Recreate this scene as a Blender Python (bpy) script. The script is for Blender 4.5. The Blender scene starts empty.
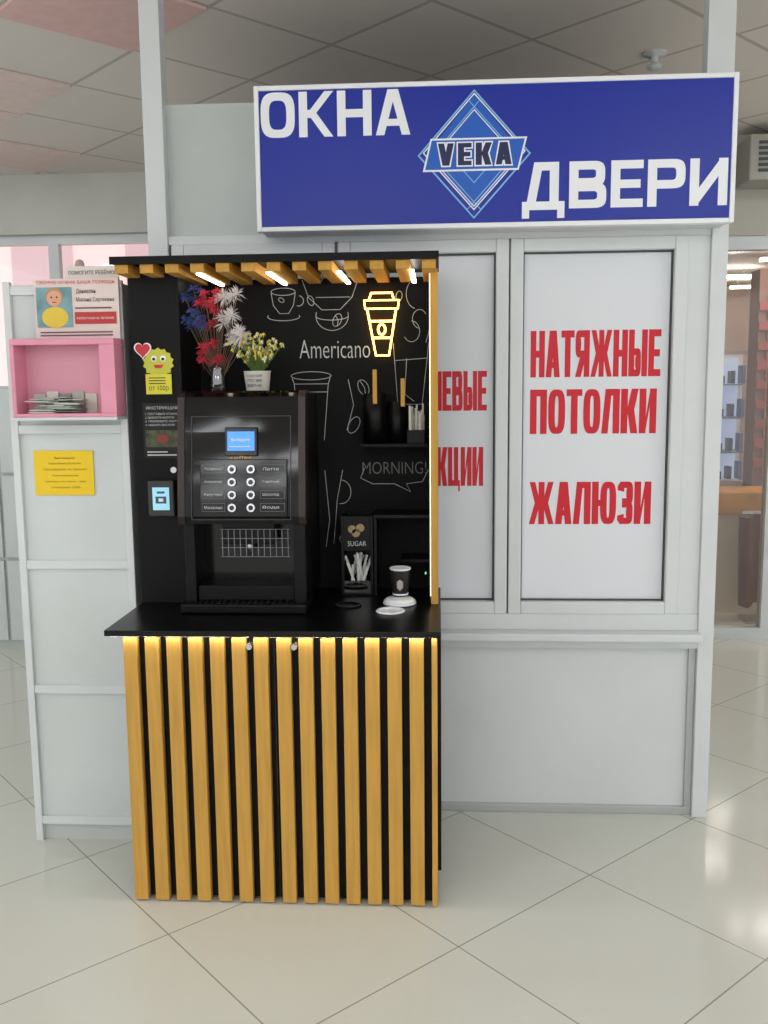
import bpy, bmesh, math, random
from mathutils import Matrix, Vector
random.seed(4)
SC=bpy.context.scene
COL=SC.collection
SC.view_settings.view_transform='Standard'
SC.view_settings.look='None'
SC.view_settings.exposure=0.0

# ------------------------------------------------------------ materials
def lin(c):
    return tuple(((v/255.0)/12.92 if v/255.0<=.04045 else ((v/255.0+.055)/1.055)**2.4) for v in c)+(1.0,)
MATS={}
def mat(name,rgb,rough=.5,metal=0,emit=0,ecol=None,spec=.5,noise=0,nscale=20,coat=0,bump=0):
    if name in MATS: return MATS[name]
    m=bpy.data.materials.new(name);m.use_nodes=True;MATS[name]=m
    nt=m.node_tree;b=nt.nodes['Principled BSDF']
    b.inputs['Base Color'].default_value=lin(rgb)
    b.inputs['Roughness'].default_value=rough
    b.inputs['Metallic'].default_value=metal
    b.inputs['Specular IOR Level'].default_value=spec
    b.inputs['Coat Weight'].default_value=coat
    if emit:
        b.inputs['Emission Color'].default_value=lin(ecol or rgb)
        b.inputs['Emission Strength'].default_value=emit
    if noise or bump:
        tc=nt.nodes.new('ShaderNodeTexCoord');n=nt.nodes.new('ShaderNodeTexNoise')
        n.inputs['Scale'].default_value=nscale;n.inputs['Detail'].default_value=5
        nt.links.new(tc.outputs['Object'],n.inputs['Vector'])
        if noise:
            r=nt.nodes.new('ShaderNodeValToRGB')
            lo=[max(0,v*(1-noise)) for v in rgb];hi=[min(255,v*(1+noise)) for v in rgb]
            r.color_ramp.elements[0].color=lin(lo);r.color_ramp.elements[0].position=.3
            r.color_ramp.elements[1].color=lin(hi);r.color_ramp.elements[1].position=.7
            nt.links.new(n.outputs['Fac'],r.inputs['Fac']);nt.links.new(r.outputs['Color'],b.inputs['Base Color'])
        if bump:
            bp=nt.nodes.new('ShaderNodeBump');bp.inputs['Strength'].default_value=bump;bp.inputs['Distance'].default_value=.01
            nt.links.new(n.outputs['Fac'],bp.inputs['Height']);nt.links.new(bp.outputs['Normal'],b.inputs['Normal'])
    return m
def wood(name,rgb,axis='Z',dark=.9):
    m=bpy.data.materials.new(name);m.use_nodes=True;MATS[name]=m
    nt=m.node_tree;b=nt.nodes['Principled BSDF'];b.inputs['Roughness'].default_value=.6;b.inputs['Specular IOR Level'].default_value=.3
    tc=nt.nodes.new('ShaderNodeTexCoord');mp=nt.nodes.new('ShaderNodeMapping')
    s={'Z':(40,40,2.5),'Y':(40,2.5,40)}[axis];mp.inputs['Scale'].default_value=s
    n=nt.nodes.new('ShaderNodeTexNoise');n.inputs['Scale'].default_value=1.6;n.inputs['Detail'].default_value=6
    r=nt.nodes.new('ShaderNodeValToRGB')
    r.color_ramp.elements[0].color=lin([v*dark for v in rgb]);r.color_ramp.elements[0].position=.25
    r.color_ramp.elements[1].color=lin(rgb);r.color_ramp.elements[1].position=.6
    nt.links.new(tc.outputs['Object'],mp.inputs['Vector']);nt.links.new(mp.outputs['Vector'],n.inputs['Vector'])
    nt.links.new(n.outputs['Fac'],r.inputs['Fac']);nt.links.new(r.outputs['Color'],b.inputs['Base Color'])
    return m
def tile_mat(name,base,seam,size,seamw,ang,origin,var,rough,mottle=0.02):
    m=bpy.data.materials.new(name);m.use_nodes=True
    nt=m.node_tree;N=nt.nodes;Lk=nt.links;b=N['Principled BSDF'];b.inputs['Roughness'].default_value=rough
    tc=N.new('ShaderNodeTexCoord');mp=N.new('ShaderNodeMapping');mp.vector_type='TEXTURE'
    mp.inputs['Location'].default_value=(origin[0],origin[1],0);mp.inputs['Rotation'].default_value=(0,0,ang)
    mp.inputs['Scale'].default_value=(size,size,size)
    Lk.new(tc.outputs['Object'],mp.inputs['Vector'])
    sp=N.new('ShaderNodeSeparateXYZ');Lk.new(mp.outputs['Vector'],sp.inputs[0])
    def M(op,a,bv=None):
        n=N.new('ShaderNodeMath');n.operation=op
        for i,v in enumerate((a,bv)):
            if v is None: continue
            if isinstance(v,(int,float)): n.inputs[i].default_value=v
            else: Lk.new(v,n.inputs[i])
        return n.outputs[0]
    def edge(o):
        return M('ABSOLUTE',M('SUBTRACT',M('FRACT',M('ADD',o,.5)),.5))
    d=M('MINIMUM',edge(sp.outputs[0]),edge(sp.outputs[1]))
    s=M('LESS_THAN',d,seamw/size/2)
    cb=N.new('ShaderNodeCombineXYZ');Lk.new(M('FLOOR',sp.outputs[0]),cb.inputs[0]);Lk.new(M('FLOOR',sp.outputs[1]),cb.inputs[1])
    wn=N.new('ShaderNodeTexWhiteNoise');Lk.new(cb.outputs[0],wn.inputs['Vector'])
    nz=N.new('ShaderNodeTexNoise');nz.inputs['Scale'].default_value=9;nz.inputs['Detail'].default_value=8
    Lk.new(tc.outputs['Object'],nz.inputs['Vector'])
    v=M('ADD',M('ADD',1-var/2-mottle,M('MULTIPLY',wn.outputs['Value'],var)),M('MULTIPLY',nz.outputs['Fac'],mottle*2))
    mx=N.new('ShaderNodeMix');mx.data_type='RGBA'
    mx.inputs[6].default_value=lin(base);mx.inputs[7].default_value=lin(seam);Lk.new(s,mx.inputs[0])
    hv=N.new('ShaderNodeHueSaturation');Lk.new(mx.outputs[2],hv.inputs['Color']);Lk.new(v,hv.inputs['Value'])
    Lk.new(hv.outputs[0],b.inputs['Base Color'])
    return m
def glass_mat(name,tint=(230,235,235),gloss=.12):
    m=bpy.data.materials.new(name);m.use_nodes=True;nt=m.node_tree;N=nt.nodes;N.clear()
    o=N.new('ShaderNodeOutputMaterial');t=N.new('ShaderNodeBsdfTransparent');t.inputs[0].default_value=lin(tint)
    g=N.new('ShaderNodeBsdfGlossy');g.inputs['Roughness'].default_value=.03;mx=N.new('ShaderNodeMixShader');mx.inputs[0].default_value=gloss
    nt.links.new(t.outputs[0],mx.inputs[1]);nt.links.new(g.outputs[0],mx.inputs[2]);nt.links.new(mx.outputs[0],o.inputs[0])
    return m

UPVC=mat('upvc_white',(215,219,220),.35,noise=.015,nscale=3)
UPVC2=mat('upvc_panel_grey',(192,198,196),.45,noise=.02,nscale=4)
SHELFM=mat('laminate_white',(208,214,214),.4,noise=.02,nscale=3)
ALU=mat('aluminium_frame',(186,190,190),.35,.4)
POSTER=mat('poster_white',(226,229,235),.6)
GASKET=mat('rubber_gasket',(80,82,84),.6)
RED=mat('poster_red',(208,12,38),.5)
BLK=mat('kiosk_black',(11,11,12),.5,noise=.15,nscale=10,spec=.18)
BLKG=mat('black_gloss',(8,8,9),.15,spec=.35)
BLKC=mat('counter_black',(8,8,9),.3,spec=.25)
BLKM=mat('machine_black',(9,9,10),.35,spec=.2)
BOARD=mat('chalkboard',(16,17,18),.75,noise=.2,nscale=6,spec=.2)
CHALK=mat('chalk_white',(200,203,200),.8)
CHALKD=mat('chalk_faint',(120,122,120),.8)
BROWN=mat('machine_brown_trim',(46,35,33),.35,.3)
STEEL=mat('steel',(190,190,195),.25,.9)
WOODZ=wood('slat_wood',(202,155,72),'Z')
WOODY=wood('rafter_wood',(208,156,70),'Y')
LED=mat('led_white',(255,250,240),.5,emit=9)
LEDC=mat('led_counter',(255,252,244),.5,emit=24)
LEDS=mat('led_soft',(255,236,200),.5,emit=2.2)
NEON=mat('neon_warm',(255,200,90),.5,emit=7,ecol=(255,190,90))
PINK=mat('pink_plastic',(226,148,172),.3,noise=.03,nscale=8)
PINKL=mat('pink_light',(222,158,176),.4)
YEL=mat('yellow_paper',(242,204,26),.6)
BLUEP=mat('sign_blue',(18,42,158),.35,spec=.4)
WHITE=mat('sign_white',(242,244,248),.4)
INK=mat('ink_black',(25,25,28),.6)

# ------------------------------------------------------------ builders
def empty(name,loc):
    e=bpy.data.objects.new(name,None);e.location=loc;e.empty_display_size=.1;COL.objects.link(e);return e
def put(o,parent):
    COL.objects.link(o)
    if parent:
        o.parent=parent;o.matrix_parent_inverse=Matrix.Translation(-Vector(parent.location))
    return o
def mesh_from_bm(name,bm,mats,parent=None,smooth=False):
    me=bpy.data.meshes.new(name);bm.to_mesh(me);bm.free()
    for m in (mats if isinstance(mats,(list,tuple)) else [mats]): me.materials.append(m)
    if smooth:
        for p in me.polygons:p.use_smooth=True
    return put(bpy.data.objects.new(name,me),parent)
def add_box(bm,x0,x1,y0,y1,z0,z1,mi=0,bev=0):
    r=bmesh.ops.create_cube(bm,size=1)
    vs=r['verts']
    for v in vs:
        v.co=Vector(((x0+x1)/2+v.co.x*(x1-x0),(y0+y1)/2+v.co.y*(y1-y0),(z0+z1)/2+v.co.z*(z1-z0)))
    fs={f for v in vs for f in v.link_faces}
    for f in fs:f.material_index=mi
    if bev:
        es={e for v in vs for e in v.link_edges}
        rr=bmesh.ops.bevel(bm,geom=list(es),offset=bev,segments=2,affect='EDGES',profile=.5)
        for f in rr['faces']: f.material_index=mi
def box(name,parent,x0,x1,y0,y1,z0,z1,m,bev=0):
    bm=bmesh.new();add_box(bm,x0,x1,y0,y1,z0,z1,0,bev);return mesh_from_bm(name,bm,m,parent)
def boxes(name,parent,lst,m,bev=0):
    bm=bmesh.new()
    for b in lst:
        mi=b[6] if len(b)>6 else 0
        add_box(bm,*b[:6],mi,bev)
    return mesh_from_bm(name,bm,m,parent)
def frame(x0,x1,z0,z1,y0,y1,w):
    return [(x0,x0+w,y0,y1,z0,z1),(x1-w,x1,y0,y1,z0,z1),(x0+w,x1-w,y0,y1,z1-w,z1),(x0+w,x1-w,y0,y1,z0,z0+w)]
def lathe(name,parent,prof,loc,m,seg=28,midx=None):
    bm=bmesh.new();rings=[]
    for r,z in prof:
        rings.append([bm.verts.new((loc[0]+r*math.cos(2*math.pi*i/seg),loc[1]+r*math.sin(2*math.pi*i/seg),loc[2]+z)) for i in range(seg)])
    for k in range(len(rings)-1):
        for i in range(seg):
            f=bm.faces.new((rings[k][i],rings[k][(i+1)%seg],rings[k+1][(i+1)%seg],rings[k+1][i]));f.smooth=True
            if midx:f.material_index=midx[k]
    if prof[0][0]>1e-4:bm.faces.new(rings[0][::-1])
    if prof[-1][0]>1e-4:bm.faces.new(rings[-1])
    return mesh_from_bm(name,bm,m,parent)
def disc_y(name,parent,x,z,y0,y1,r,m,seg=24,rz=None):
    bm=bmesh.new();a=[];b=[]
    rz=rz or r
    for i in range(seg):
        t=2*math.pi*i/seg;a.append(bm.verts.new((x+r*math.cos(t),y0,z+rz*math.sin(t))));b.append(bm.verts.new((x+r*math.cos(t),y1,z+rz*math.sin(t))))
    bm.faces.new(a);bm.faces.new(b[::-1])
    for i in range(seg):bm.faces.new((a[i],b[i],b[(i+1)%seg],a[(i+1)%seg]))
    bmesh.ops.recalc_face_normals(bm,faces=bm.faces)
    return mesh_from_bm(name,bm,m,parent)
def poly(name,parent,pts,y,m,thick=.001):
    bm=bmesh.new();a=[bm.verts.new((p[0],y,p[1])) for p in pts];b=[bm.verts.new((p[0],y+thick,p[1])) for p in pts]
    bm.faces.new(a);bm.faces.new(b[::-1]);n=len(pts)
    for i in range(n):bm.faces.new((a[i],b[i],b[(i+1)%n],a[(i+1)%n]))
    bmesh.ops.recalc_face_normals(bm,faces=bm.faces)
    return mesh_from_bm(name,bm,m,parent)
def tubes(name,parent,polys,y,r,m,cyc=None,smooth=False):
    c=bpy.data.curves.new(name,'CURVE');c.dimensions='3D';c.bevel_depth=r;c.bevel_resolution=1;c.fill_mode='FULL'
    for k,pl in enumerate(polys):
        s=c.splines.new('POLY');s.points.add(len(pl)-1)
        for i,p in enumerate(pl):
            s.points[i].co=(p[0],y,p[1],1) if len(p)==2 else (p[0],p[1],p[2],1)
        if cyc and cyc[k]: s.use_cyclic_u=True
    c.materials.append(m)
    return put(bpy.data.objects.new(name,c),parent)
def text(name,parent,body,x0,x1,z0,z1,y,m,bold=0):
    c=bpy.data.curves.new(name,'FONT');c.body=body;c.size=1;c.offset=bold;c.extrude=0;c.resolution_u=3
    o=bpy.data.objects.new(name,c);COL.objects.link(o);bpy.context.view_layer.update()
    dg=bpy.context.evaluated_depsgraph_get();me=bpy.data.meshes.new_from_object(o.evaluated_get(dg))
    bpy.data.objects.remove(o)
    if not me.vertices: return None
    xs=[v.co.x for v in me.vertices];ys=[v.co.y for v in me.vertices]
    ax,bx,ay,by=min(xs),max(xs),min(ys),max(ys)
    for v in me.vertices:
        v.co=Vector((x0+(v.co.x-ax)/(bx-ax)*(x1-x0),y,z0+(v.co.y-ay)/(by-ay)*(z1-z0)))
    me.materials.clear();me.materials.append(m)
    return put(bpy.data.objects.new(name,me),parent)

# heavy block lettering built from strokes. t = stem width, h = bar height (letter height 1)
def glyph(ch,w,t,h):
    P=[]
    def bar(x0,x1,z0,z1):P.append([(x0,z0),(x1,z0),(x1,z1),(x0,z1)])
    def dg(xa,za,xb,zb,tt=None):
        tt=tt or t;P.append([(xa,za),(xa+tt,za),(xb+tt,zb),(xb,zb)])
    def arc(x0,x1,z0,z1,a0,a1,n=16,e=.62):
        cx,cz=(x0+x1)/2,(z0+z1)/2;rx,rz=(x1-x0)/2,(z1-z0)/2;pr=None
        for i in range(n+1):
            a=math.radians(a0+(a1-a0)*i/n);c,s=math.cos(a),math.sin(a)
            sc=math.copysign(abs(c)**e,c);ss=math.copysign(abs(s)**e,s)
            o=(cx+rx*sc,cz+rz*ss);q=(cx+(rx-t)*sc,cz+(rz-h)*ss)
            if pr:P.append([pr[1],pr[0],o,q])
            pr=(o,q)
    def bowl(x0,x1,z0,z1,left=False):
        xm=(x0+x1)/2
        if not left:
            bar(x0,xm,z0,z0+h);bar(x0,xm,z1-h,z1);arc(2*xm-x1-(0),x1,z0,z1,-90,90)
        else:
            bar(xm,x1,z0,z0+h);bar(xm,x1,z1-h,z1);arc(x0,2*xm-x0,z0,z1,90,270)
    m=.5
    if ch in 'НH': bar(0,t,0,1);bar(w-t,w,0,1);bar(t,w-t,m-h/2,m+h/2)
    elif ch in 'АA':
        dg(0,0,w/2-t*.62,1);dg(w-t,0,w/2-t*.38,1);bar(w*.25,w*.75,.2,.2+h*.85)
    elif ch=='Т': bar(0,w,1-h,1);bar(w/2-t/2,w/2+t/2,0,1-h)
    elif ch=='Я': bar(w-t,w,0,1);bowl(0,w-t,.42,1,True);dg(0,0,w*.35,.45)
    elif ch=='Ж':
        bar(w/2-t*.45,w/2+t*.45,0,1);k=t*.85
        dg(0,0,w*.36-k/2,.54,k);dg(w-k,0,w*.64-k/2,.54,k);dg(w*.36-k/2,.46,w*.02,1,k);dg(w*.64-k/2,.46,w*.98-k,1,k);bar(w*.3,w*.7,.44,.56)
    elif ch=='Ы': bar(0,t,0,1);bowl(t,w*.66,0,.6);bar(w-t,w,0,1)
    elif ch in 'ЕE': bar(0,t,0,1);bar(t,w,0,h);bar(t,w,1-h,1);bar(t,w*.92,m-h/2,m+h/2)
    elif ch=='П': bar(0,t,0,1);bar(w-t,w,0,1);bar(t,w-t,1-h,1)
    elif ch=='О': arc(0,w,0,1,0,360,40)
    elif ch=='С': arc(0,w,0,1,35,325,32)
    elif ch=='Л': dg(0,0,w*.2,1,t*.95);bar(w*.2,w-t,1-h,1);bar(w-t,w,0,1)
    elif ch in 'КK':
        bar(0,t,0,1);dg(t*.9,.5,w-t*1.0,1,t*1.05);dg(w-t*1.05,0,t*.9,.56,t*1.05);P.append([(t,.42),(t*1.5,.42),(t*1.6,.6),(t,.6)])
    elif ch=='И': bar(0,t,0,1);bar(w-t,w,0,1);P.append([(t,.06),(w-t,.62),(w-t,.94),(t,.38)])
    elif ch=='З':
        bowl(w*.3,w,.46,1);bowl(w*.3,w,0,.54);P.append([(0,.2),(t,.24),(t,h),(w*.5,h),(w*.5,0),(w*.18,0),(0,.1)]);P.append([(0,.8),(0,.9),(w*.18,1),(w*.5,1),(w*.5,1-h),(t,1-h),(t,.76)])
    elif ch=='Ю': bar(0,t,0,1);bar(t,w*.4,m-h/2,m+h/2);arc(w*.34,w,0,1,0,360,36)
    elif ch=='В': bar(0,t,0,1);bowl(t,w*.96,.46,1);bowl(t,w,0,.54)
    elif ch=='Р': bar(0,t,0,1);bowl(t,w,.38,1)
    elif ch=='Ц': bar(0,t,0,1);bar(w*.86-t,w*.86,0,1);bar(t,w*.86-t,0,h);bar(w*.86,w,-.14,h)
    elif ch=='У': dg(w*.2,0,w-t,1);dg(w*.42,.28,0,1)
    elif ch in 'МM': bar(0,t*.85,0,1);bar(w-t*.85,w,0,1);dg(w/2-t*.45,0,t*.1,1,t*.9);dg(w/2-t*.45,0,w-t,1,t*.9)
    elif ch=='Д': dg(w*.08,0,w*.28,1);bar(w*.28,w*.86,1-h,1);bar(w*.86-t,w*.86,0,1);bar(0,w,-.02,h*.9);bar(0,t*.8,-.2,0);bar(w-t*.8,w,-.2,0)
    elif ch=='V': dg(w/2-t*.55,0,0,1);dg(w/2-t*.45,0,w-t,1)
    return P
WID={'Ж':1.5,'Ю':1.45,'М':1.3,'Ы':1.3,'Д':1.15,'Л':1.05,'Ц':1.1,'Т':.92,'З':.92,'Е':.86,'E':.86,'У':.95}
def word(name,parent,s,x0,x1,z0,z1,y,m,t=.2,h=.16,cell=.55,gap=.07,grow=0):
    ws=[cell*WID.get(c,1) for c in s];tot=sum(ws)+gap*(len(s)-1)
    bm=bmesh.new();cur=0;sx=(x1-x0)/tot;sz=(z1-z0)
    for c,w in zip(s,ws):
        for i,P in enumerate(glyph(c,w,t,h)):
            pts=[(x0+(cur+p[0])*sx,z0+p[1]*sz) for p in P]
            if grow:
                ax=sum(p[0] for p in pts)/len(pts);az=sum(p[1] for p in pts)/len(pts)
                pts=[(p[0]+math.copysign(grow,p[0]-ax),p[1]+math.copysign(grow,p[1]-az)) for p in pts]
            yy=y-.00001*(i+1)   # each vinyl stroke lies a hair above the previous one
            f=bm.faces.new([bm.verts.new((p[0],yy,p[1])) for p in pts])
            f.normal_update()
            if f.normal.y>0:f.normal_flip()
        cur+=w+gap
    return mesh_from_bm(name,bm,m,parent)

# ------------------------------------------------------------ room shell
FLOORM=tile_mat('floor_tiles',(210,211,201),(150,150,141),.6,.0045,.7558,(0.49,2.873),.02,.12,.015)
CEILM=tile_mat('ceiling_tiles',(232,224,218),(196,188,181),.6,.02,math.radians(46),(-1.30,4.12),.07,.9)
def slab(name,x0,x1,y0,y1,z0,z1,m):
    return box(name,None,x0,x1,y0,y1,z0,z1,m)
slab('floor',-5,5,-9,9.2,-.1,0,FLOORM)
slab('ceiling',-5,5,-9,9.2,3.03,3.13,CEILM)
WALLM=mat('wall_paint_grey',(204,204,199),.8,noise=.02,nscale=2)
WALLM2=mat('wall_paint_beige',(188,184,174),.8)
slab('wall_left',-5.1,-5,2.6,9.2,0,3.03,WALLM)
slab('wall_right',5,5.1,2.6,9.2,0,3.03,WALLM)
boxes('wall_back',None,[(-5,1.45,6.3,6.5,2.64,3.03),(-5,1.45,6.3,6.5,0,1.3),(-5,-4.6,6.3,6.5,1.3,2.64),(-1.9,1.45,6.3,6.5,1.3,2.64),
   (1.35,1.45,5.8,6.3,0,3.03)],WALLM)
w=empty('window_1',(-3.2,6.35,1.3))
boxes('window_frame',w,frame(-4.6,-1.9,1.3,2.64,6.36,6.42,.06)+[(-2.66,-2.59,6.36,6.42,1.36,2.58),(-3.7,-3.63,6.36,6.42,1.36,2.58)],UPVC)
box('window_pane',w,-4.54,-1.96,6.385,6.39,1.36,2.58,glass_mat('window_glass',(252,246,246),.05))
ob=empty('building_facade',(-4,12,0))
box('facade_wall',ob,-9,1,12,12.2,0,6,mat('facade_pink_glow',(244,218,216),.9,emit=.4))  # emission stands in for bright daylight outside the window
boxes('facade_windows',ob,[(-7+i*1.5,-6.2+i*1.5,11.97,12,2.9,4.2) for i in range(5)],mat('facade_glass_glow',(212,188,192),.3,emit=.25))  # daylight glow put into the panes as well

# storefront on the right
st=empty('glass_storefront',(3,5.8,0))
boxes('storefront_frame',st,[(1.45,5,5.78,5.86,0,.07),(1.45,5,5.78,5.86,2.38,2.46),(1.45,1.53,5.78,5.86,.07,2.38),(2.01,2.06,5.78,5.86,.07,2.38),(3.2,3.28,5.78,5.86,.07,2.38)],UPVC)
box('storefront_glass',st,1.53,5,5.815,5.82,.07,2.38,glass_mat('shop_glass',(238,236,234),.06))
slab('wall_storefront_header',1.45,5,5.76,5.9,2.46,3.03,WALLM2)
slab('wall_shop_back',1.45,5,9.1,9.2,0,3.03,mat('shop_brown',(170,146,130),.8,noise=.08,nscale=3))
slab('wall_shop_left',1.45,1.55,5.9,9.1,0,3.03,mat('shop_wall_side',(186,166,150),.8))
slab('ceiling_shop',1.55,5,5.9,9.1,2.5,2.54,mat('shop_ceiling',(186,168,154),.6))
vt=empty('display_cabinet',(2.33,7.6,0))
boxes('cabinet_frame',vt,frame(2.16,2.48,.80,1.85,7.4,7.44,.035)+[(2.16,2.48,7.8,7.84,.0,1.85),(2.16,2.48,7.44,7.8,.0,.80)],mat('cab_frame',(232,228,224),.5))
boxes('cabinet_back',vt,[(2.2,2.44,7.78,7.79,.82,1.8)],mat('cab_shelf',(200,210,225),.3,emit=.5,ecol=(170,195,240)))
boxes('cabinet_shelves',vt,[(2.2,2.44,7.44,7.78,z,z+.012) for z in (1.05,1.32,1.58)],mat('cab_glass',(170,180,195),.2))
boxes('cabinet_lamp',vt,[(2.43,2.44,7.45,7.46,.85,1.8)],mat('cab_lamp',(220,235,255),.2,emit=5))
boxes('cabinet_goods',vt,[(2.22+.08*i,2.25+.08*i,7.5,7.6,z,z+.06+.04*((i*7)%3)) for i in range(3) for z in (.84,1.065,1.335,1.595)],mat('goods',(90,105,130),.4))
rb=empty('brick_pillar',(2.6,6.9,0))
boxes('pillar_bricks',rb,[(2.29+(.0 if k%2 else .06)+.15*i,2.42+(.0 if k%2 else .06)+.15*i,6.88,6.9,.92+k*.07,.98+k*.07) for k in range(19) for i in range(4)],mat('brick_red',(150,78,72),.8))
box('pillar_core',rb,2.29,3.0,6.9,7.1,0,2.4,mat('pillar_brown',(130,100,92),.8))
rb=empty('shop_counter',(2.4,6.6,0))
box('counter_top',rb,1.75,3.4,6.4,6.8,.70,.86,mat('counter_orange',(200,142,66),.4,noise=.1,nscale=6),.01)
box('counter_body',rb,1.8,3.35,6.45,6.8,0,.70,mat('counter_beige',(222,212,194),.6))
rb=empty('draped_coat',(2.2,6.2,0))
bm=bmesh.new();n_=14;rows=[]
for zi in range(6):
    z=.12+.12*zi;rows.append([bm.verts.new((2.0+.028*i,6.2+.03*math.sin(i*1.9)+.01*zi,z-.02*math.sin(i*.9))) for i in range(n_)])
for a_ in range(5):
    for i in range(n_-1):bm.faces.new((rows[a_][i],rows[a_][i+1],rows[a_+1][i+1],rows[a_+1][i])).smooth=True
mesh_from_bm('cloth',bm,mat('cloth_brown',(110,64,60),.9),rb)
boxes('coat_stand',rb,[(2.17,2.19,6.24,6.26,0,.75),(2.02,2.35,6.24,6.26,.73,.75),(2.05,2.33,6.15,6.35,0,.02)],STEEL)
sl=empty('shop_ceiling_light',(2.6,7,2.4))
boxes('light_tubes',sl,[(2.2,3.0,6.6,6.66,2.42,2.44),(2.55,3.2,8.4,8.46,2.42,2.44),(1.9,2.5,7.6,7.66,2.42,2.44),(3.2,4.6,7.0,7.1,2.42,2.44),(2.4,4.2,6.05,6.15,2.42,2.44)],mat('tube_em',(255,255,250),.5,emit=26))
boxes('tube_hangers',sl,[(x,x+.01,y_,y_+.01,2.44,2.5) for x,y_ in ((2.3,6.62),(2.9,6.62),(2.6,8.42),(3.1,8.42),(2.0,7.62),(2.4,7.62),(3.3,7.05),(4.5,7.05),(2.5,6.1),(4.1,6.1))],STEEL)
ac=empty('air_vent_unit',(2.05,5.6,2.8))
box('vent_body',ac,1.74,2.5,5.5,5.76,2.72,2.97,mat('vent_grey',(170,168,160),.5),.01)
boxes('vent_louvres',ac,[(1.79,2.46,5.49,5.5,2.765+i*.03,2.78+i*.03) for i in range(6)],GASKET)

# lobby ceiling lights
TUBE=mat('fluorescent_tube',(250,253,255),.5,emit=14)
a46=math.radians(46)
FX=[(-2.6,.2),(-.6,-.6),(1.6,.3),(3.4,1.9),(-3.6,2.2),(2.9,4.3),(-3.2,4.6),(-2.2,-3),(0,-3.4),(2.2,-3),(-2.6,-5.6),(-1.5,-5.0),(.6,-5.6),(2.4,-5.4),(-2.1,-6.8),(-3.4,-4.6),(-3.2,-7.6)]
for cx_,cy_ in FX:
    bm=bmesh.new()
    for kk in (-1,1): add_box(bm,-.6,.6,.12*kk-.05,.12*kk+.05,-.035,-.01,0)
    add_box(bm,-.64,.64,-.22,.22,-.01,.03,1)
    o=mesh_from_bm('ceiling_light',bm,[TUBE,UPVC]);o.location=(cx_,cy_,3.0);o.rotation_euler=(0,0,a46)
def rot_tile(name,cx,cy,m):
    bm=bmesh.new();a=a46;h=.292
    vs=[]
    for dz in (0,.012):
        for sx,sy in ((-1,-1),(1,-1),(1,1),(-1,1)):
            vs.append(bm.verts.new((cx+h*(sx*math.cos(a)-sy*math.sin(a)),cy+h*(sx*math.sin(a)+sy*math.cos(a)),3.018+dz)))
    bm.faces.new(vs[0:4][::-1]);bm.faces.new(vs[4:8])
    for i in range(4): bm.faces.new((vs[i],vs[(i+1)%4],vs[4+(i+1)%4],vs[4+i]))
    bmesh.ops.recalc_face_normals(bm,faces=bm.faces)
    mesh_from_bm(name,bm,m)
PT=mat('ceiling_pink_tint',(232,194,190),.9,noise=.02)  # pink tint added as thin squares just below the ceiling
PT2=mat('ceiling_faint_pink_tint',(236,216,210),.9,noise=.02)
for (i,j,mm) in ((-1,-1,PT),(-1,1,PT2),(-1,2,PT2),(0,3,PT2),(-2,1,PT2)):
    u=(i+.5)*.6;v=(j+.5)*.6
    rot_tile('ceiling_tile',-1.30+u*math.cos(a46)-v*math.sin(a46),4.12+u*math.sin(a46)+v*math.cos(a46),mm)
lathe('fire_sprinkler',None,[(.05,0),(.05,-.01),(.02,-.015),(.015,-.05),(.035,-.055),(.03,-.07),(.001,-.075)],(.95,4.35,3.03),UPVC2,16)

# ------------------------------------------------------------ white sales booth
b=empty('window_sales_booth',(0,3.33,0))
boxes('posts',b,[(-1.02,-.95,3.30,3.37,0,3.03),(.93,.985,3.30,3.37,0,2.13),(.895,.985,3.305,3.37,2.13,3.03)],UPVC,.002)
boxes('side_walls',b,[(-1.02,-.97,3.37,5.2,0,2.56),(.93,.98,3.37,5.2,0,2.56),(-.97,.93,5.15,5.2,0,2.56)],UPVC2)
box('upper_panel',b,-.95,.895,3.34,3.37,2.12,2.57,UPVC2)
box('lower_panel',b,-.95,.93,3.335,3.36,.03,.64,UPVC)
boxes('lower_frame',b,[(-.95,.93,3.32,3.36,0,.03),(.905,.93,3.32,3.335,.03,.64)],ALU,.002)
boxes('header_frame',b,[(-.95,.93,3.31,3.37,2.09,2.12),(-.95,.93,3.31,3.37,.705,.765)],UPVC,.002)
box('window_sill',b,-.95,.935,3.25,3.33,.675,.705,UPVC,.006)
box('sill_skirt',b,-.95,.93,3.30,3.33,.64,.675,UPVC,.003)
sash=[]
for x0,x1 in ((-.94,-.36),(-.35,.245),(.25,.855)):
    sash+=frame(x0,x1,.765,2.09,3.305,3.355,.045)
boxes('window_sashes',b,sash,UPVC,.004)
box('end_mullion',b,.855,.93,3.315,3.36,.765,2.09,UPVC,.002)
gl=[]
for x0,x1 in ((-.895,-.405),(-.305,.20),(.295,.81)): gl+=frame(x0,x1,.81,2.045,3.328,3.338,.004)
boxes('window_gaskets',b,gl,GASKET)
boxes('window_posters',b,[(-.889,-.411,3.338,3.344,.816,2.039),(-.299,.194,3.338,3.344,.816,2.039),(.301,.804,3.338,3.344,.816,2.039)],POSTER)
for s_,x0,x1,z0,z1 in (('НАТЯЖНЫЕ',.325,.778,1.615,1.777),('ПОТОЛКИ',.325,.768,1.415,1.572),('ЖАЛЮЗИ',.325,.758,1.09,1.243),
    ('АЛЮМИНИЕВЫЕ',-.295,.172,1.50,1.64),('КОНСТРУКЦИИ',-.295,.160,1.23,1.37)):
    word('lettering_'+str(int(z0*100)),b,s_,x0,x1,z0,z1,3.337,RED,t=.205,h=.15,cell=.52,gap=.04)

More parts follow.
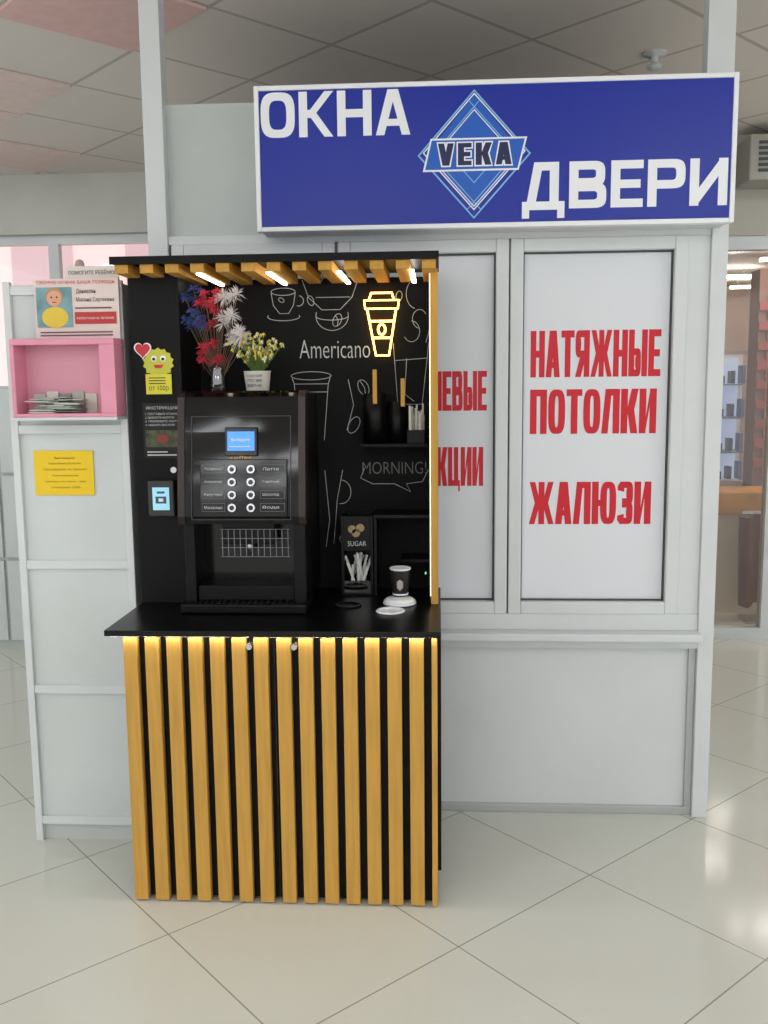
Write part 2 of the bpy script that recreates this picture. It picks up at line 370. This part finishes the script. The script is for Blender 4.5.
# ------------------------------------------------------------ light box sign
s=empty('lightbox_sign',(.17,3.17,2.11))
box('sign_body',s,-.60,.955,3.175,3.335,2.11,2.565,UPVC,.006)
boxes('sign_rim',s,frame(-.605,.96,2.105,2.57,3.165,3.20,.016),WHITE,.003)
box('sign_face',s,-.588,.943,3.168,3.176,2.122,2.553,BLUEP)
word('word_windows',s,'ОКНА',-.583,-.09,2.405,2.548,3.1665,WHITE,t=.21,h=.18,cell=.85,gap=.1)
word('word_doors',s,'ДВЕРИ',.275,.935,2.16,2.308,3.1665,WHITE,t=.21,h=.18,cell=.85,gap=.1)
LB=mat('logo_light_blue',(130,190,238),.4);MB=mat('logo_blue',(14,92,195),.4);DB=mat('logo_navy',(14,26,80),.4)
cx,cz=.118,2.337
def ring_dia(n,cx,cz,r,wd,y,m):
    bm=bmesh.new();k=1.1;o=[];q=[]
    for a_,c_ in ((-1,0),(0,-1),(1,0),(0,1)):
        o.append(bm.verts.new((cx+a_*r,y,cz+c_*r*k)));q.append(bm.verts.new((cx+a_*(r-wd),y,cz+c_*(r-wd)*k)))
    for i in range(4): bm.faces.new((o[i],o[(i+1)%4],q[(i+1)%4],q[i]))
    mesh_from_bm(n,bm,m,s)
poly('diamond_fill',s,[(cx-.158,cz),(cx,cz-.155*1.1),(cx+.158,cz),(cx,cz+.17*1.1)],3.1672,MB)
ring_dia('diamond_outer',cx,cz,.185,.006,3.1664,LB)
ring_dia('diamond_mid',cx,cz+.008,.168,.005,3.1662,WHITE)
ring_dia('diamond_left',cx-.022,cz-.0,.160,.004,3.1660,LB)
ring_dia('diamond_right',cx+.022,cz-.0,.160,.004,3.1658,LB)
ring_dia('diamond_inner',cx,cz+.03,.110,.004,3.1656,LB)
ring_dia('diamond_low',cx,cz-.012,.140,.004,3.1654,WHITE)
poly('band_outline',s,[(cx-.168,cz-.052),(cx+.145,cz-.052),(cx+.172,cz+.052),(cx-.142,cz+.052)],3.1640,WHITE)
poly('band',s,[(cx-.160,cz-.046),(cx+.141,cz-.046),(cx+.164,cz+.046),(cx-.138,cz+.046)],3.1634,MB)
word('logo_text_back',s,'VEKA',cx-.118,cx+.122,cz-.034,cz+.036,3.1628,WHITE,t=.24,h=.2,cell=.62,gap=.16,grow=.0045)
word('logo_text',s,'VEKA',cx-.118,cx+.122,cz-.034,cz+.036,3.1622,DB,t=.24,h=.2,cell=.62,gap=.16)

# ------------------------------------------------------------ white cabinet on the left
c=empty('white_display_shelf',(-1.22,3.2,0))
X0,X1=-1.43,-1.03
box('carcass',c,X0,X1,3.045,3.28,.06,1.93,SHELFM)
box('plinth',c,X0+.01,X1,3.05,3.27,0,.06,UPVC2)
fr=[(X0,X0+.025,3.03,3.05,.0,1.94),(X1-.025,X1,3.03,3.05,0,1.94)]
for z in (.07,.55,.99,1.45,1.905): fr.append((X0+.025,X1-.025,3.032,3.05,z-.008,z+.022))
boxes('frame',c,fr,UPVC,.002)
boxes('donation_box_ledge',None,[(-1.37,-1.03,2.928,3.029,1.490,1.4998)],UPVC,.001)  # ledge board that carries the donation box
p=empty('pink_donation_box',(-1.2,3.0,1.5))
px0,px1,pz0,pz1=-1.372,-1.03,1.50,1.75
boxes('box_shell',p,[(px0,px1,2.93,3.0285,pz0,pz0+.012),(px0,px1,2.93,3.0285,pz1-.02,pz1),(px0,px0+.014,2.93,3.0285,pz0+.012,pz1-.02),(px1-.05,px1,2.93,3.0285,pz0+.012,pz1-.02)],PINK,.002)
box('box_back',p,px0+.014,px1-.05,3.018,3.028,pz0+.012,pz1-.02,PINKL)
bm=bmesh.new()
for i in range(22):
    xx=-1.345+random.random()*.12;zz=pz0+.0125+.0026*i*.9
    add_box(bm,xx,xx+.08,2.940+random.random()*.01,2.995+random.random()*.01,zz,zz+.0022,i%3)
for kk in range(5):
    add_box(bm,-1.33+kk*.042,-1.292+kk*.042,3.0+.003*kk,3.003+.003*kk,pz0+.012,pz0+.075+.008*(kk%2),kk%3)
mesh_from_bm('banknotes',bm,[mat('note_grey',(185,188,178),.7),mat('note_pale',(215,216,206),.7),mat('note_green',(140,152,142),.7)],p)
q=empty('charity_poster',(-1.18,3.0,1.75))
box('sheet',q,-1.315,-1.035,3.012,3.018,1.752,1.945,mat('poster_cream',(232,216,210),.6))
box('photo',q,-1.308,-1.19,3.009,3.012,1.79,1.918,mat('photo_teal',(120,160,170),.6,noise=.15,nscale=15))
disc_y('child_hair',q,-1.247,1.888,3.0078,3.0088,.029,mat('hair',(190,150,110),.6))
disc_y('child_head',q,-1.247,1.882,3.007,3.0078,.025,mat('skin',(225,170,140),.6))
for dx in (-.009,.009): disc_y('child_eye',q,-1.247+dx,1.886,3.006,3.007,.0028,INK,10)
disc_y('child_mouth',q,-1.247,1.870,3.006,3.007,.007,RED,12,rz=.002)
disc_y('child_shirt',q,-1.247,1.822,3.0080,3.0088,.044,mat('shirt_yellow',(230,200,70),.6),rz=.034)
box('red_block',q,-1.182,-1.045,3.009,3.012,1.80,1.838,mat('poster_red2',(190,60,60),.6))
text('red_block_text',q,'КОПЕЕЧКОЙ НА ЛЕЧЕНИЕ',-1.175,-1.052,1.815,1.823,3.0085,WHITE,.0)
text('poster_head',q,'СРОЧНО НУЖНА ВАША ПОМОЩЬ',-1.305,-1.045,1.926,1.939,3.0095,RED,.0)
text('poster_name',q,'Даниелян',-1.175,-1.11,1.895,1.912,3.0095,INK,.0)
text('poster_name2',q,'Милана Сергеевна',-1.175,-1.05,1.868,1.885,3.0095,INK,.0)
boxes('text_lines',q,[(-1.18,-1.06,3.0095,3.012,1.849,1.853)]+[(-1.30,-1.06,3.0095,3.012,1.762+.01*i,1.766+.01*i) for i in range(2)],mat('txt_dark',(110,70,80),.6))
box('rear_card',q,-1.21,-1.035,3.022,3.028,1.90,1.985,mat('card_white',(225,215,210),.6))
text('rear_card_text',q,'ПОМОГИТЕ РЕБЁНКУ',-1.2,-1.045,1.958,1.974,3.0205,INK,.0)
fl_=empty('small_figurine',(-1.27,3.1,1.94))
lathe('figurine_body',fl_,[(.012,0),(.02,.02),(.014,.05),(.018,.065),(.012,.085),(.001,.09)],(-1.20,3.12,1.931),mat('figurine',(190,170,160),.5))
y=empty('yellow_notice',(-1.26,3.03,1.3))
box('paper',y,-1.362,-1.158,3.040,3.0425,1.235,1.385,YEL)
for i in range(6):
    ww=(.07,.11,.15,.09,.14,.10)[i]
    text('notice_line_%d'%i,y,('Внимание','красивые волосы','продажа и заказ','Парикмахерская','запись по телефону','скидка 10%')[i],-1.256-ww/2,-1.256+ww/2,1.365-.02*i-.008,1.365-.02*i,3.0395,mat('notice_ink',(120,90,25),.6),.0)
lc=empty('grey_storage_cabinet',(-3,5.5,0))
boxes('cabinet_body',lc,[(-4.2,-1.6,5.45,5.8,0,1.62)],UPVC2)
boxes('cabinet_doors',lc,[(-4.2+i*.52,-3.7+i*.52,5.43,5.45,z,z+.5) for i in range(5) for z in (.06,.58,1.1)],SHELFM,.003)

# ------------------------------------------------------------ coffee kiosk
k=empty('coffee_kiosk',(-.48,2.95,0))
box('base_cabinet',k,-.945,-.008,2.685,3.245,.010,.852,BLK)
box('base_side_panel',k,-.010,.006,2.70,3.26,.10,.852,BLK)
boxes('base_feet',k,[(x,x+.04,yy,yy+.04,0,.010) for x in (-.93,-.05) for yy in (2.70,3.18)],BLK)
bm=bmesh.new()
for i in range(14):
    x0=-.950+.0661*i+(.003 if i>=7 else 0)
    add_box(bm,x0,x0+.0425,2.657,2.685,.006,.846,0,.0025)
add_box(bm,-.022,-.005,2.657,2.685,.006,.846,0,.002)
mesh_from_bm('wood_slats',bm,WOODZ,k)
for i,xl in enumerate((-.5655,-.4305)):
    disc_y('lock_%d'%i,k,xl,.822,2.65,2.685,.009,STEEL)
box('door_gap',k,-.4965,-.4935,2.680,2.6852,.014,.846,BLKG)
box('countertop',k,-1.0,.006,2.64,3.26,.855,.873,BLKC,.0015)
box('counter_led',k,-.985,-.004,2.645,2.656,.8540,.8549,LEDC)
box('left_column',k,-1.0,-.835,3.0,3.25,.873,1.955,BLK,.002)
box('back_board',k,-1.0,-.004,3.25,3.262,.873,1.96,BOARD)
box('right_side',k,-.018,-.004,3.02,3.25,.873,1.955,BLK)
box('right_wood_edge',k,-.026,-.002,2.995,3.02,.873,1.955,WOODZ,.001)
box('right_led',k,-.0285,-.0262,2.997,3.004,.90,1.94,LEDS)
box('canopy_top',k,-1.012,.002,2.875,3.262,1.975,1.99,BLK,.001)
box('canopy_fascia',k,-1.012,.002,2.872,2.882,1.968,1.992,BLK,.001)
bm=bmesh.new()
for i in range(13):
    x0=-1.0+.0792*i
    add_box(bm,x0,x0+.042,2.884,3.25,1.942,1.974,0,.0015)
mesh_from_bm('canopy_rafters',bm,WOODY,k)
LX=(-.748,-.53,-.312,-.088)
boxes('canopy_leds',k,[(x,x+.014,2.90,3.22,1.936,1.9415) for x in LX],LED)

# chalk art. art sheet grid: 284 units per metre
def B(u,v): return (-1.536+u/284.0,2.952-v/284.0)
def ell(cx,cy,rx,ry,a0=0,a1=360,n=22,rot=0):
    out=[]
    for i in range(n+1):
        t=math.radians(a0+(a1-a0)*i/n);x=rx*math.cos(t);yv=ry*math.sin(t);r=math.radians(rot)
        out.append(B(cx+x*math.cos(r)-yv*math.sin(r),cy+x*math.sin(r)+yv*math.cos(r)))
    return out
def PL(*p): return [B(*q) for q in p]
art=[ell(284,294,12,3.5),PL((272,295),(274,307),(280,315),(289,315),(294,307),(296,295)),ell(299,303,5,5,-80,110),ell(284,318,16,4,-20,200),ell(282,302,3,2,0,360,10,30),
 PL((303,283),(309,300),(322,312),(340,312),(352,300),(358,283)),ell(332,318,16,14,-15,195),ell(332,318,16,4,0,180),PL((316,300),(350,300)),ell(330,285,8,5,180,360),
 ell(310,376,20,4),PL((291,378),(293,384),(297,440)),PL((329,378),(327,384),(322,440)),PL((293,384),(327,384)),PL((294,392),(326,392)),
 ell(337,322,4,6.5,0,360,14,25),PL((335,317),(338,322),(337,328)),ell(311,303,3,5,0,360,12,-20),
 ell(362,388,5,8,0,360,14,-25),PL((359,382),(363,388),(364,395)),ell(372,400,4,6,0,360,14,20),
 PL((392,345),(396,405),(420,405),(427,345)),PL((394,362),(425,360)),PL((424,345),(432,318)),ell(410,334,8,10,-90,150),ell(418,322,7,9,90,330),
 ell(398,300,3,5,0,360,12,10),ell(415,298,10,14,100,260),
 PL((362,468),(358,478),(370,484),(392,484),(408,492),(404,484),(420,482),(426,470)),
 PL((322,470),(326,520),(322,548)),ell(338,492,10,12,-90,100),PL((330,545),(334,500),(340,470)),ell(345,540,9,6,0,250),
 PL((345,430),(352,405),(347,380)),ell(352,425,5,9,0,360,14,30),ell(395,430,5,8,0,300,12,40),PL((405,360),(403,395),(412,402)),
 ell(295,455,7,4),ell(180,300,9,12,30,260),ell(185,310,4,6,0,360,12,30),
]
ka=empty('chalk_drawing',(-.3,3.248,1.6))
tubes('chalk_lines',ka,art,3.2495,.0012,CHALK)
text('chalk_americano',ka,'Americano',B(299,0)[0],B(369,0)[0],B(0,359)[1],B(0,341)[1],3.2485,CHALK,-.012)
text('chalk_morning',ka,'MORNING!',B(360,0)[0],B(424,0)[0],B(0,474)[1],B(0,462)[1],3.2485,CHALKD,-.012)

n=empty('neon_cup_lamp',(-.2,3.24,1.8))
tubes('neon_tubes',n,[PL((369,303),(371,297),(391,297),(393,303)),PL((364,304),(398,304),(397,312),(365,312)),PL((367,313),(375,357),(388,357),(395,313)),
 PL((369,324),(394,324)),PL((371,340),(391,340)),ell(381,332,3.5,5,0,360,14)],3.235,.0042,NEON,cyc=[0,1,0,0,0,0])
boxes('neon_standoffs',n,[(B(381,0)[0]-.003,B(381,0)[0]+.003,3.236,3.25,B(0,v)[1]-.003,B(0,v)[1]+.003) for v in (304,357)],BLK)

def C(u,v): # column sticker sheet grid, about 306 units per metre
    return (-1.0+(u-128)/306.0,1.58-(v-391)/307.0)
t=empty('mascot_sticker',(-.93,3.0,1.65))
GY=mat('mascot_yellow',(200,200,70),.6);HR=mat('heart_red',(205,50,60),.6)
ccx,ccz=C(156,363);pts=[]
for i in range(28):
    r=.052 if i%2 else .045
    pts.append((ccx+r*math.cos(i*math.pi/14),ccz+r*.95*math.sin(i*math.pi/14)))
poly('mascot_body',t,pts,2.996,GY)
for dx in (-.014,.016):
    disc_y('eye_white',t,ccx+dx,ccz+.014,2.9945,2.996,.0095,WHITE);disc_y('eye_pupil',t,ccx+dx,ccz+.012,2.9935,2.9945,.005,INK)
poly('mouth',t,[(ccx-.016,ccz-.006),(ccx+.018,ccz-.006),(ccx+.010,ccz-.017),(ccx-.010,ccz-.017)],2.9945,HR)
hx,hz=C(141,350)
for nm,sc_,yy,mm in (('heart',.0016,2.9925,HR),('heart_edge',.0019,2.9935,WHITE)):
    poly(nm,t,[(hx+sc_*16*math.sin(a_)**3*.95,hz+sc_*(13*math.cos(a_)-5*math.cos(2*a_)-2*math.cos(3*a_)-math.cos(4*a_))) for a_ in [i*math.pi/14 for i in range(28)]],yy,mm)
x0,z1=C(143,374);x1,z0=C(169,394)
box('price_card',t,x0,x1,2.992,2.994,z0,z1,mat('card_lime',(222,214,60),.6))
text('price',t,'от 100р',x0+.01,x1-.01,z0+.008,z0+.028,2.9915,INK,.0)
boxes('price_small',t,[(x0+.01,x1-.02,2.9915,2.992,z1-.014-.009*i,z1-.011-.009*i) for i in range(3)],INK)
boxes('mascot_legs',t,[(ccx-.02,ccx-.012,2.995,2.997,ccz-.065,ccz-.035),(ccx+.012,ccx+.02,2.995,2.997,ccz-.065,ccz-.035)],GY)
t=empty('instruction_label',(-.92,3.0,1.45))
x0,z1=C(138,403);x1,z0=C(177,458)
box('label_sheet',t,x0,x1,2.9975,3.0,z0,z1,mat('label_black',(12,12,13),.3,spec=.3))
text('label_title',t,'ИНСТРУКЦИЯ',x0+.012,x1-.012,z1-.022,z1-.010,2.9968,CHALK,.0)
for i,sx in enumerate(('1. ПОСТАВЬТЕ СТАКАН','2. ВЫБЕРИТЕ НАПИТОК','3. ПРИЛОЖИТЕ КАРТУ','4. ЗАБЕРИТЕ ВАШ КОФЕ')):
    text('label_line_%d'%i,t,sx,x0+.008,x1-.010-.012*(i%2),z1-.038-.012*i,z1-.031-.012*i,2.9968,CHALK,.0)
x0b,z1b=C(140,430);x1b,z0b=C(175,447)
box('label_photo',t,x0b,x1b,2.996,2.9975,z0b,z1b,mat('photo_brown',(58,62,40),.5,noise=.5,nscale=40))
disc_y('photo_cup',t,(x0b+x1b)/2,(z0b+z1b)/2,2.995,2.996,.02,mat('cup_red',(140,48,38),.5),rz=.014)
boxes('label_footer',t,[(x0+.01,x1-.02,2.9968,2.9975,z0+.008,z0+.012),(x0+.01,x1-.05,2.9968,2.9975,z0+.018,z0+.022)],CHALK)
t=empty('payment_terminal',(-.92,3.0,1.22))
x0,z1=C(142,480);x1,z0=C(169,517)
box('terminal_body',t,x0,x1,2.97,3.0,z0,z1,mat('terminal_grey',(38,39,42),.35),.005)
x0,z1=C(147,487);x1,z0=C(164,510)
box('terminal_screen',t,x0,x1,2.9685,2.970,z0,z1,mat('screen_cyan',(150,200,215),.2,emit=.5,ecol=(150,210,235)))
boxes('screen_content',t,[(x0+.01,x1-.01,2.968,2.9685,z0+.022,z1-.03),(x0+.015,x1-.015,2.968,2.9685,z1-.02,z1-.013)],mat('screen_dark',(40,90,120),.2))
box('screen_badge',t,x0+.02,x1-.02,2.9672,2.968,z0+.028,z1-.036,WHITE)
xl,zl=C(170,470);disc_y('terminal_lock',t,xl-.008,zl,2.99,3.0,.010,STEEL)

# ------------------------------------------------------------ coffee machine
m=empty('coffee_vending_machine',(-.62,3.05,.873))
mx0,mx1=-.825,-.418
bm=bmesh.new()
for bb in [(mx0+.01,mx1-.005,3.02,3.235,.895,1.572),(mx0+.01,mx0+.045,2.885,3.02,.895,1.16),(mx1-.045,mx1-.005,2.885,3.02,.895,1.16),(mx0+.01,mx1-.005,2.955,3.02,1.16,1.572)]:
    add_box(bm,*bb,0,.004)
mesh_from_bm('machine_cabinet',bm,BLKM,m)
before=set(bpy.data.objects)
prof=[(2.912,1.578),(2.885,1.579),(2.868,1.572),(2.858,1.56),(2.856,1.45),(2.856,1.35),(2.857,1.25),(2.860,1.185),(2.872,1.160),(2.912,1.155)]
def sweep(name,x0,x1,off,mm):
    bm=bmesh.new();A=[bm.verts.new((x0,p_[0]+off,p_[1])) for p_ in prof];Bv=[bm.verts.new((x1,p_[0]+off,p_[1])) for p_ in prof]
    for i in range(len(prof)-1):bm.faces.new((A[i],A[i+1],Bv[i+1],Bv[i]))
    bm.faces.new(A);bm.faces.new(Bv[::-1]);bm.faces.new((A[0],Bv[0],Bv[-1],A[-1]))
    bmesh.ops.recalc_face_normals(bm,faces=bm.faces)
    return mesh_from_bm(name,bm,mm,m)
DOOR=mat('machine_door_gloss',(13,12,13),.06,spec=.28)
sweep('door_panel',mx0+.022,mx1-.022,0,DOOR)
sweep('door_trim_left',mx0,mx0+.022,-.003,BROWN);sweep('door_trim_right',mx1-.022,mx1,-.003,BROWN)
boxes('door_inner_border',m,frame(mx0+.045,mx1-.045,1.175,1.50,2.852,2.857,.002),mat('border_grey',(50,46,48),.3))
box('keypad_plate',m,-.752,-.475,2.849,2.855,1.185,1.365,mat('keypad_dark',(10,10,11),.08,spec=.3),.002)
box('display_bezel',m,-.672,-.568,2.846,2.856,1.375,1.465,BLKG,.003)
box('display',m,-.663,-.577,2.8445,2.847,1.392,1.452,mat('lcd_blue',(60,130,225),.2,emit=.8,ecol=(60,135,235)))
boxes('display_text',m,[(-.655,-.59,2.844,2.8445,1.404,1.406)],WHITE)
text('display_word',m,'Выберите',-.65,-.59,1.419,1.432,2.8437,WHITE,.0)
bt=[];
for i in range(4):
    z=1.335-.04*i
    for xx in (-.648,-.588):
        disc_y('key_%d'%i,m,xx,z,2.838,2.848,.013,STEEL);disc_y('key_cap_%d'%i,m,xx,z,2.8365,2.838,.0075,BLKG)
    for xa,xb in ((-.745,-.672),(-.560,-.482)):
        bt+=frame(xa,xb,z-.013,z+.013,2.8478,2.849,.0012)
boxes('label_frames',m,bt,mat('label_frame_grey',(100,100,105),.4))
for i,(l1,l2) in enumerate((('Эспрессо','Латте'),('Американо','Горячий'),('Капучино','Шоколад'),('Моккачино','Вода'))):
    z=1.335-.04*i
    text('lab_l%d'%i,m,l1,-.738,-.68,z-.005,z+.005,2.8475,CHALK,.0);text('lab_r%d'%i,m,l2,-.552,-.50,z-.005,z+.005,2.8475,CHALK,.0)
text('brand_mark',m,'coffee',-.655,-.585,1.3665,1.3755,2.8475,mat('brand_orange',(215,150,70),.4),.0)
bpy.context.view_layer.update()
for o in set(bpy.data.objects)-before:      # door leans back slightly
    for v in o.data.vertices: v.co.y+=(v.co.z-1.16)*.135
box('niche_back',m,mx0+.045,mx1-.045,3.008,3.02,.905,1.16,BLKG)
box('nozzle_block',m,-.70,-.53,2.93,3.0,1.085,1.16,BLKM,.004)
lathe('nozzle',m,[(.008,0),(.012,.02),(.014,.035)],(-.615,2.95,1.052),STEEL,14)
tb=[]
for i in range(12):
    x=-.70+.0195*i;tb.append([(x,2.925,1.045),(x,2.925,1.135)])
for z in (1.045,1.075,1.105,1.135):tb.append([(-.705,2.925,z),(-.48,2.925,z)])
tubes('wire_guard',m,tb,0,.0012,mat('wire_grey',(150,150,155),.35,.7))
box('niche_step',m,mx0+.045,mx1-.045,2.90,3.01,.905,.955,BLKM,.004)
boxes('drip_tray',m,[(mx0+.0,mx1+.0,2.845,2.99,.8735,.905)],BLKM,.006)
boxes('drip_grate',m,[(-.77+.02*i,-.762+.02*i,2.86,2.898,.9045,.9075) for i in range(16)],BLKG)
boxes('machine_feet',m,[(x,x+.03,3.15,3.18,.8735,.895) for x in (mx0+.02,mx1-.05)],BLK)

# ------------------------------------------------------------ bouquet in glass vase
v=empty('dried_flower_bouquet',(-.735,3.06,1.58))
GL=glass_mat('vase_glass',(205,215,215),.25)
lathe('glass_vase',v,[(.022,0),(.027,.01),(.027,.05),(.022,.075),(.026,.085)],(-.735,3.08,1.5725),GL)
def tuft(bm,c,n,l,w,mi,up=.2,rnd=.25):
    for i in range(n):
        d=Vector((random.gauss(0,1),random.gauss(0,.7),random.gauss(0,1)+up)).normalized()
        L=l*(1-rnd+random.random()*rnd*2)
        s_=d.cross(Vector((random.random()-.5,1,random.random()-.5))).normalized()*w
        a=bm.verts.new(c-s_*.5);b_=bm.verts.new(c+s_*.5);e=bm.verts.new(c+d*L*.6+s_*.8+Vector((0,0,-.003)));f=bm.verts.new(c+d*L+Vector((0,0,-.006)));g=bm.verts.new(c+d*L*.6-s_*.8)
        ff=bm.faces.new((a,b_,e,f,g));ff.material_index=mi
bm=bmesh.new();st_=[];heads=[]
for i in range(16): heads.append((-.735-.09+random.random()*.06,3.05+random.uniform(-.03,.04),1.79+random.random()*.12,0))
for i in range(26): heads.append((-.75+random.uniform(-.035,.035),3.04+random.uniform(-.03,.04),1.67+random.random()*.25,1))
for i in range(18): heads.append((-.70+random.uniform(-.01,.07),3.05+random.uniform(-.03,.04),1.73+random.random()*.18,2))
for h in heads:
    tuft(bm,Vector(h[:3]),34,.021 if h[3]!=2 else .032,.0013,h[3],.6)
    st_.append([(-.735+random.uniform(-.01,.01),3.08,1.585),((h[0]-.735)/2-.0,3.07,(h[2]+1.6)/2),(h[0],h[1],h[2])])
mesh_from_bm('flower_heads',bm,[mat('petal_blue',(52,66,130),.7),mat('petal_red',(186,34,58),.7),mat('petal_white',(216,210,210),.7)],v)
tubes('stems',v,st_,0,.0009,mat('stem_dry',(110,90,70),.8))
v=empty('potted_yellow_flowers',(-.6,3.05,1.58))
lathe('white_pot',v,[(.034,0),(.037,.005),(.044,.068),(.046,.07),(.042,.07),(.04,.06)],(-.597,3.06,1.5725),mat('pot_white',(225,222,212),.5))
for i,sx in enumerate(('СДЕЛАЙ','ЭТОТ МИР','ЯРЧЕ')):
    text('pot_text_%d'%i,v,sx,-.622,-.574,1.622-.016*i,1.632-.016*i,3.0165,INK,.0)
bm=bmesh.new();st_=[]
for i in range(110):
    ang=random.uniform(-.85,.8);L=.045+random.random()*.08
    h=Vector((-.597+math.sin(ang)*L,3.06+random.uniform(-.03,.03),1.643+math.cos(ang)*L))
    tuft(bm,h,9,.008,.0026,0 if random.random()<.55 else 1)
    st_.append([(-.597+random.uniform(-.015,.015),3.06,1.63),tuple(h)])
    if i%3: tuft(bm,Vector((-.597+math.sin(ang)*L*.5,3.06,1.643+math.cos(ang)*L*.5)),4,.016,.0025,2)
mesh_from_bm('blossoms',bm,[mat('blossom_yellow',(222,200,90),.7),mat('blossom_cream',(234,226,178),.7),mat('leaf_green',(90,120,50),.7)],v)
tubes('green_stems',v,st_,0,.0009,mat('stem_green',(85,115,50),.8))

# ------------------------------------------------------------ right side accessories
h=empty('cup_holder_shelf',(-.15,3.2,1.39))
box('shelf_board',h,-.265,-.04,3.13,3.25,1.385,1.395,BLK)
lathe('cup_tube_a',h,[(.042,0),(.042,.17),(.038,.17),(.038,.01)],(-.218,3.20,1.395),BLKM)
lathe('cup_tube_b',h,[(.030,0),(.030,.14),(.027,.14),(.027,.01)],(-.142,3.20,1.395),BLKM)
boxes('wood_tabs',h,[(-.222,-.208,3.150,3.155,1.53,1.645),(-.128,-.114,3.162,3.167,1.52,1.615)],WOODZ,.001)
box('straw_bin',h,-.106,-.048,3.15,3.21,1.395,1.44,BLKM)
bm=bmesh.new()
for i in range(22):
    xx=-.104+random.random()*.05;yy=3.155+random.random()*.045;hh=.09+random.random()*.045
    add_box(bm,xx,xx+.006,yy,yy+.004,1.396,1.396+hh)
mesh_from_bm('paper_straws',bm,mat('straw_white',(215,212,205),.7),h)
h=empty('sugar_dispenser',(-.28,3.17,.873))
boxes('sugar_box',h,[(-.335,-.325,3.12,3.235,.8735,1.15),(-.235,-.225,3.12,3.235,.8735,1.15),(-.325,-.235,3.225,3.235,.8735,1.15),(-.325,-.235,3.12,3.225,.8735,.883),(-.325,-.235,3.12,3.13,1.03,1.15)],BLKM,.001)
box('sugar_front',h,-.325,-.235,3.121,3.124,.883,.925,glass_mat('acrylic',(150,150,150),.15))
for i,(dx,dz) in enumerate(((-.296,1.105),(-.268,1.11),(-.283,1.092))):
    disc_y('label_bean_%d'%i,h,dx,dz,3.118,3.12,.014,mat('bean_tan',(165,140,105),.6))
text('sugar_text',h,'SUGAR',-.312,-.248,1.047,1.064,3.1185,CHALK,.0)
bm=bmesh.new()
for i in range(20):
    x=-.305+random.random()*.05;z=.90+random.random()*.045;a_=random.uniform(-.5,.5)
    n0=len(bm.verts);add_box(bm,-.004,.004,0,.002,0,.075)
    bm.verts.ensure_lookup_table()
    for vv in bm.verts[n0:]:
        co=vv.co.copy();vv.co=Vector((x+co.x*math.cos(a_)+co.z*math.sin(a_),3.127+i*.004+co.y,z+co.z*math.cos(a_)-co.x*math.sin(a_)))
mesh_from_bm('sugar_sticks',bm,mat('stick_white',(225,225,222),.7),h)
h=empty('lid_storage_niche',(-.12,3.2,.873))
boxes('niche_frame',h,[(-.222,-.024,3.10,3.245,1.145,1.157),(-.222,-.212,3.12,3.245,.8735,1.145),(-.034,-.024,3.12,3.245,.8735,1.145)],BLKM,.001)
disc_y('green_indicator',h,-.045,.955,3.10,3.12,.003,mat('led_green',(120,220,140),.5,emit=1))
boxes('niche_divider',h,[(-.13,-.034,3.12,3.245,.99,1.0)],BLKM)
h=empty('paper_cup',(-.128,3.02,.89))
lathe('cup_body',h,[(.024,0),(.026,.003),(.0335,.09),(.0335,.092)],(-.128,3.02,.895),[mat('cup_black',(28,26,26),.5)])
lathe('cup_rim',h,[(.0335,0),(.0355,.002),(.0355,.006),(.033,.007),(.030,.004)],(-.128,3.02,.985),WHITE)
lathe('cup_base_band',h,[(.0245,0),(.0275,.012),(.0272,.0125)],(-.128,3.02,.8945),WHITE)
poly('cup_emblem',h,[(-.138,.930),(-.128,.920),(-.118,.930),(-.118,.950),(-.128,.957),(-.138,.950)],2.986,mat('emblem',(170,165,155),.6))
h=empty('cup_lid_stack',(-.13,2.99,.8735))
lathe('lids',h,[(.052,0),(.055,.003),(.055,.006),(.05,.008),(.052,.009),(.053,.012),(.047,.014),(.048,.016),(.042,.020),(.01,.020)],(-.13,3.0,.8735),WHITE)
h=empty('used_cup_lid',(-.13,2.9,.8735))
lathe('lid',h,[(.045,0),(.047,.002),(.044,.006),(.036,.006),(.034,.003),(.005,.003)],(-.155,2.89,.8735),WHITE)
h=empty('waste_hole_ring',(-.30,2.95,.873))
lathe('ring',h,[(.045,0),(.045,.004),(.038,.004),(.036,.0005),(.004,.0005)],(-.30,2.97,.8735),BLKM)

# ------------------------------------------------------------ world, camera
W=bpy.data.worlds.new('world');SC.world=W;W.use_nodes=True
bg=W.node_tree.nodes['Background'];bg.inputs[0].default_value=(.98,.99,1.0,1);bg.inputs[1].default_value=1.3
cd=bpy.data.cameras.new('camera');cam=bpy.data.objects.new('camera',cd);COL.objects.link(cam)
cd.sensor_fit='VERTICAL';cd.sensor_height=36;cd.sensor_width=27;cd.lens=925.4/1024*36
Rm=Matrix.Rotation(.0596,4,'Z')@Matrix.Rotation(math.pi/2-.1322,4,'X')@Matrix.Rotation(-.0101,4,'Z')
cam.matrix_world=Matrix.Translation((0,0,1.58))@Rm
cd.clip_start=.05
SC.camera=cam
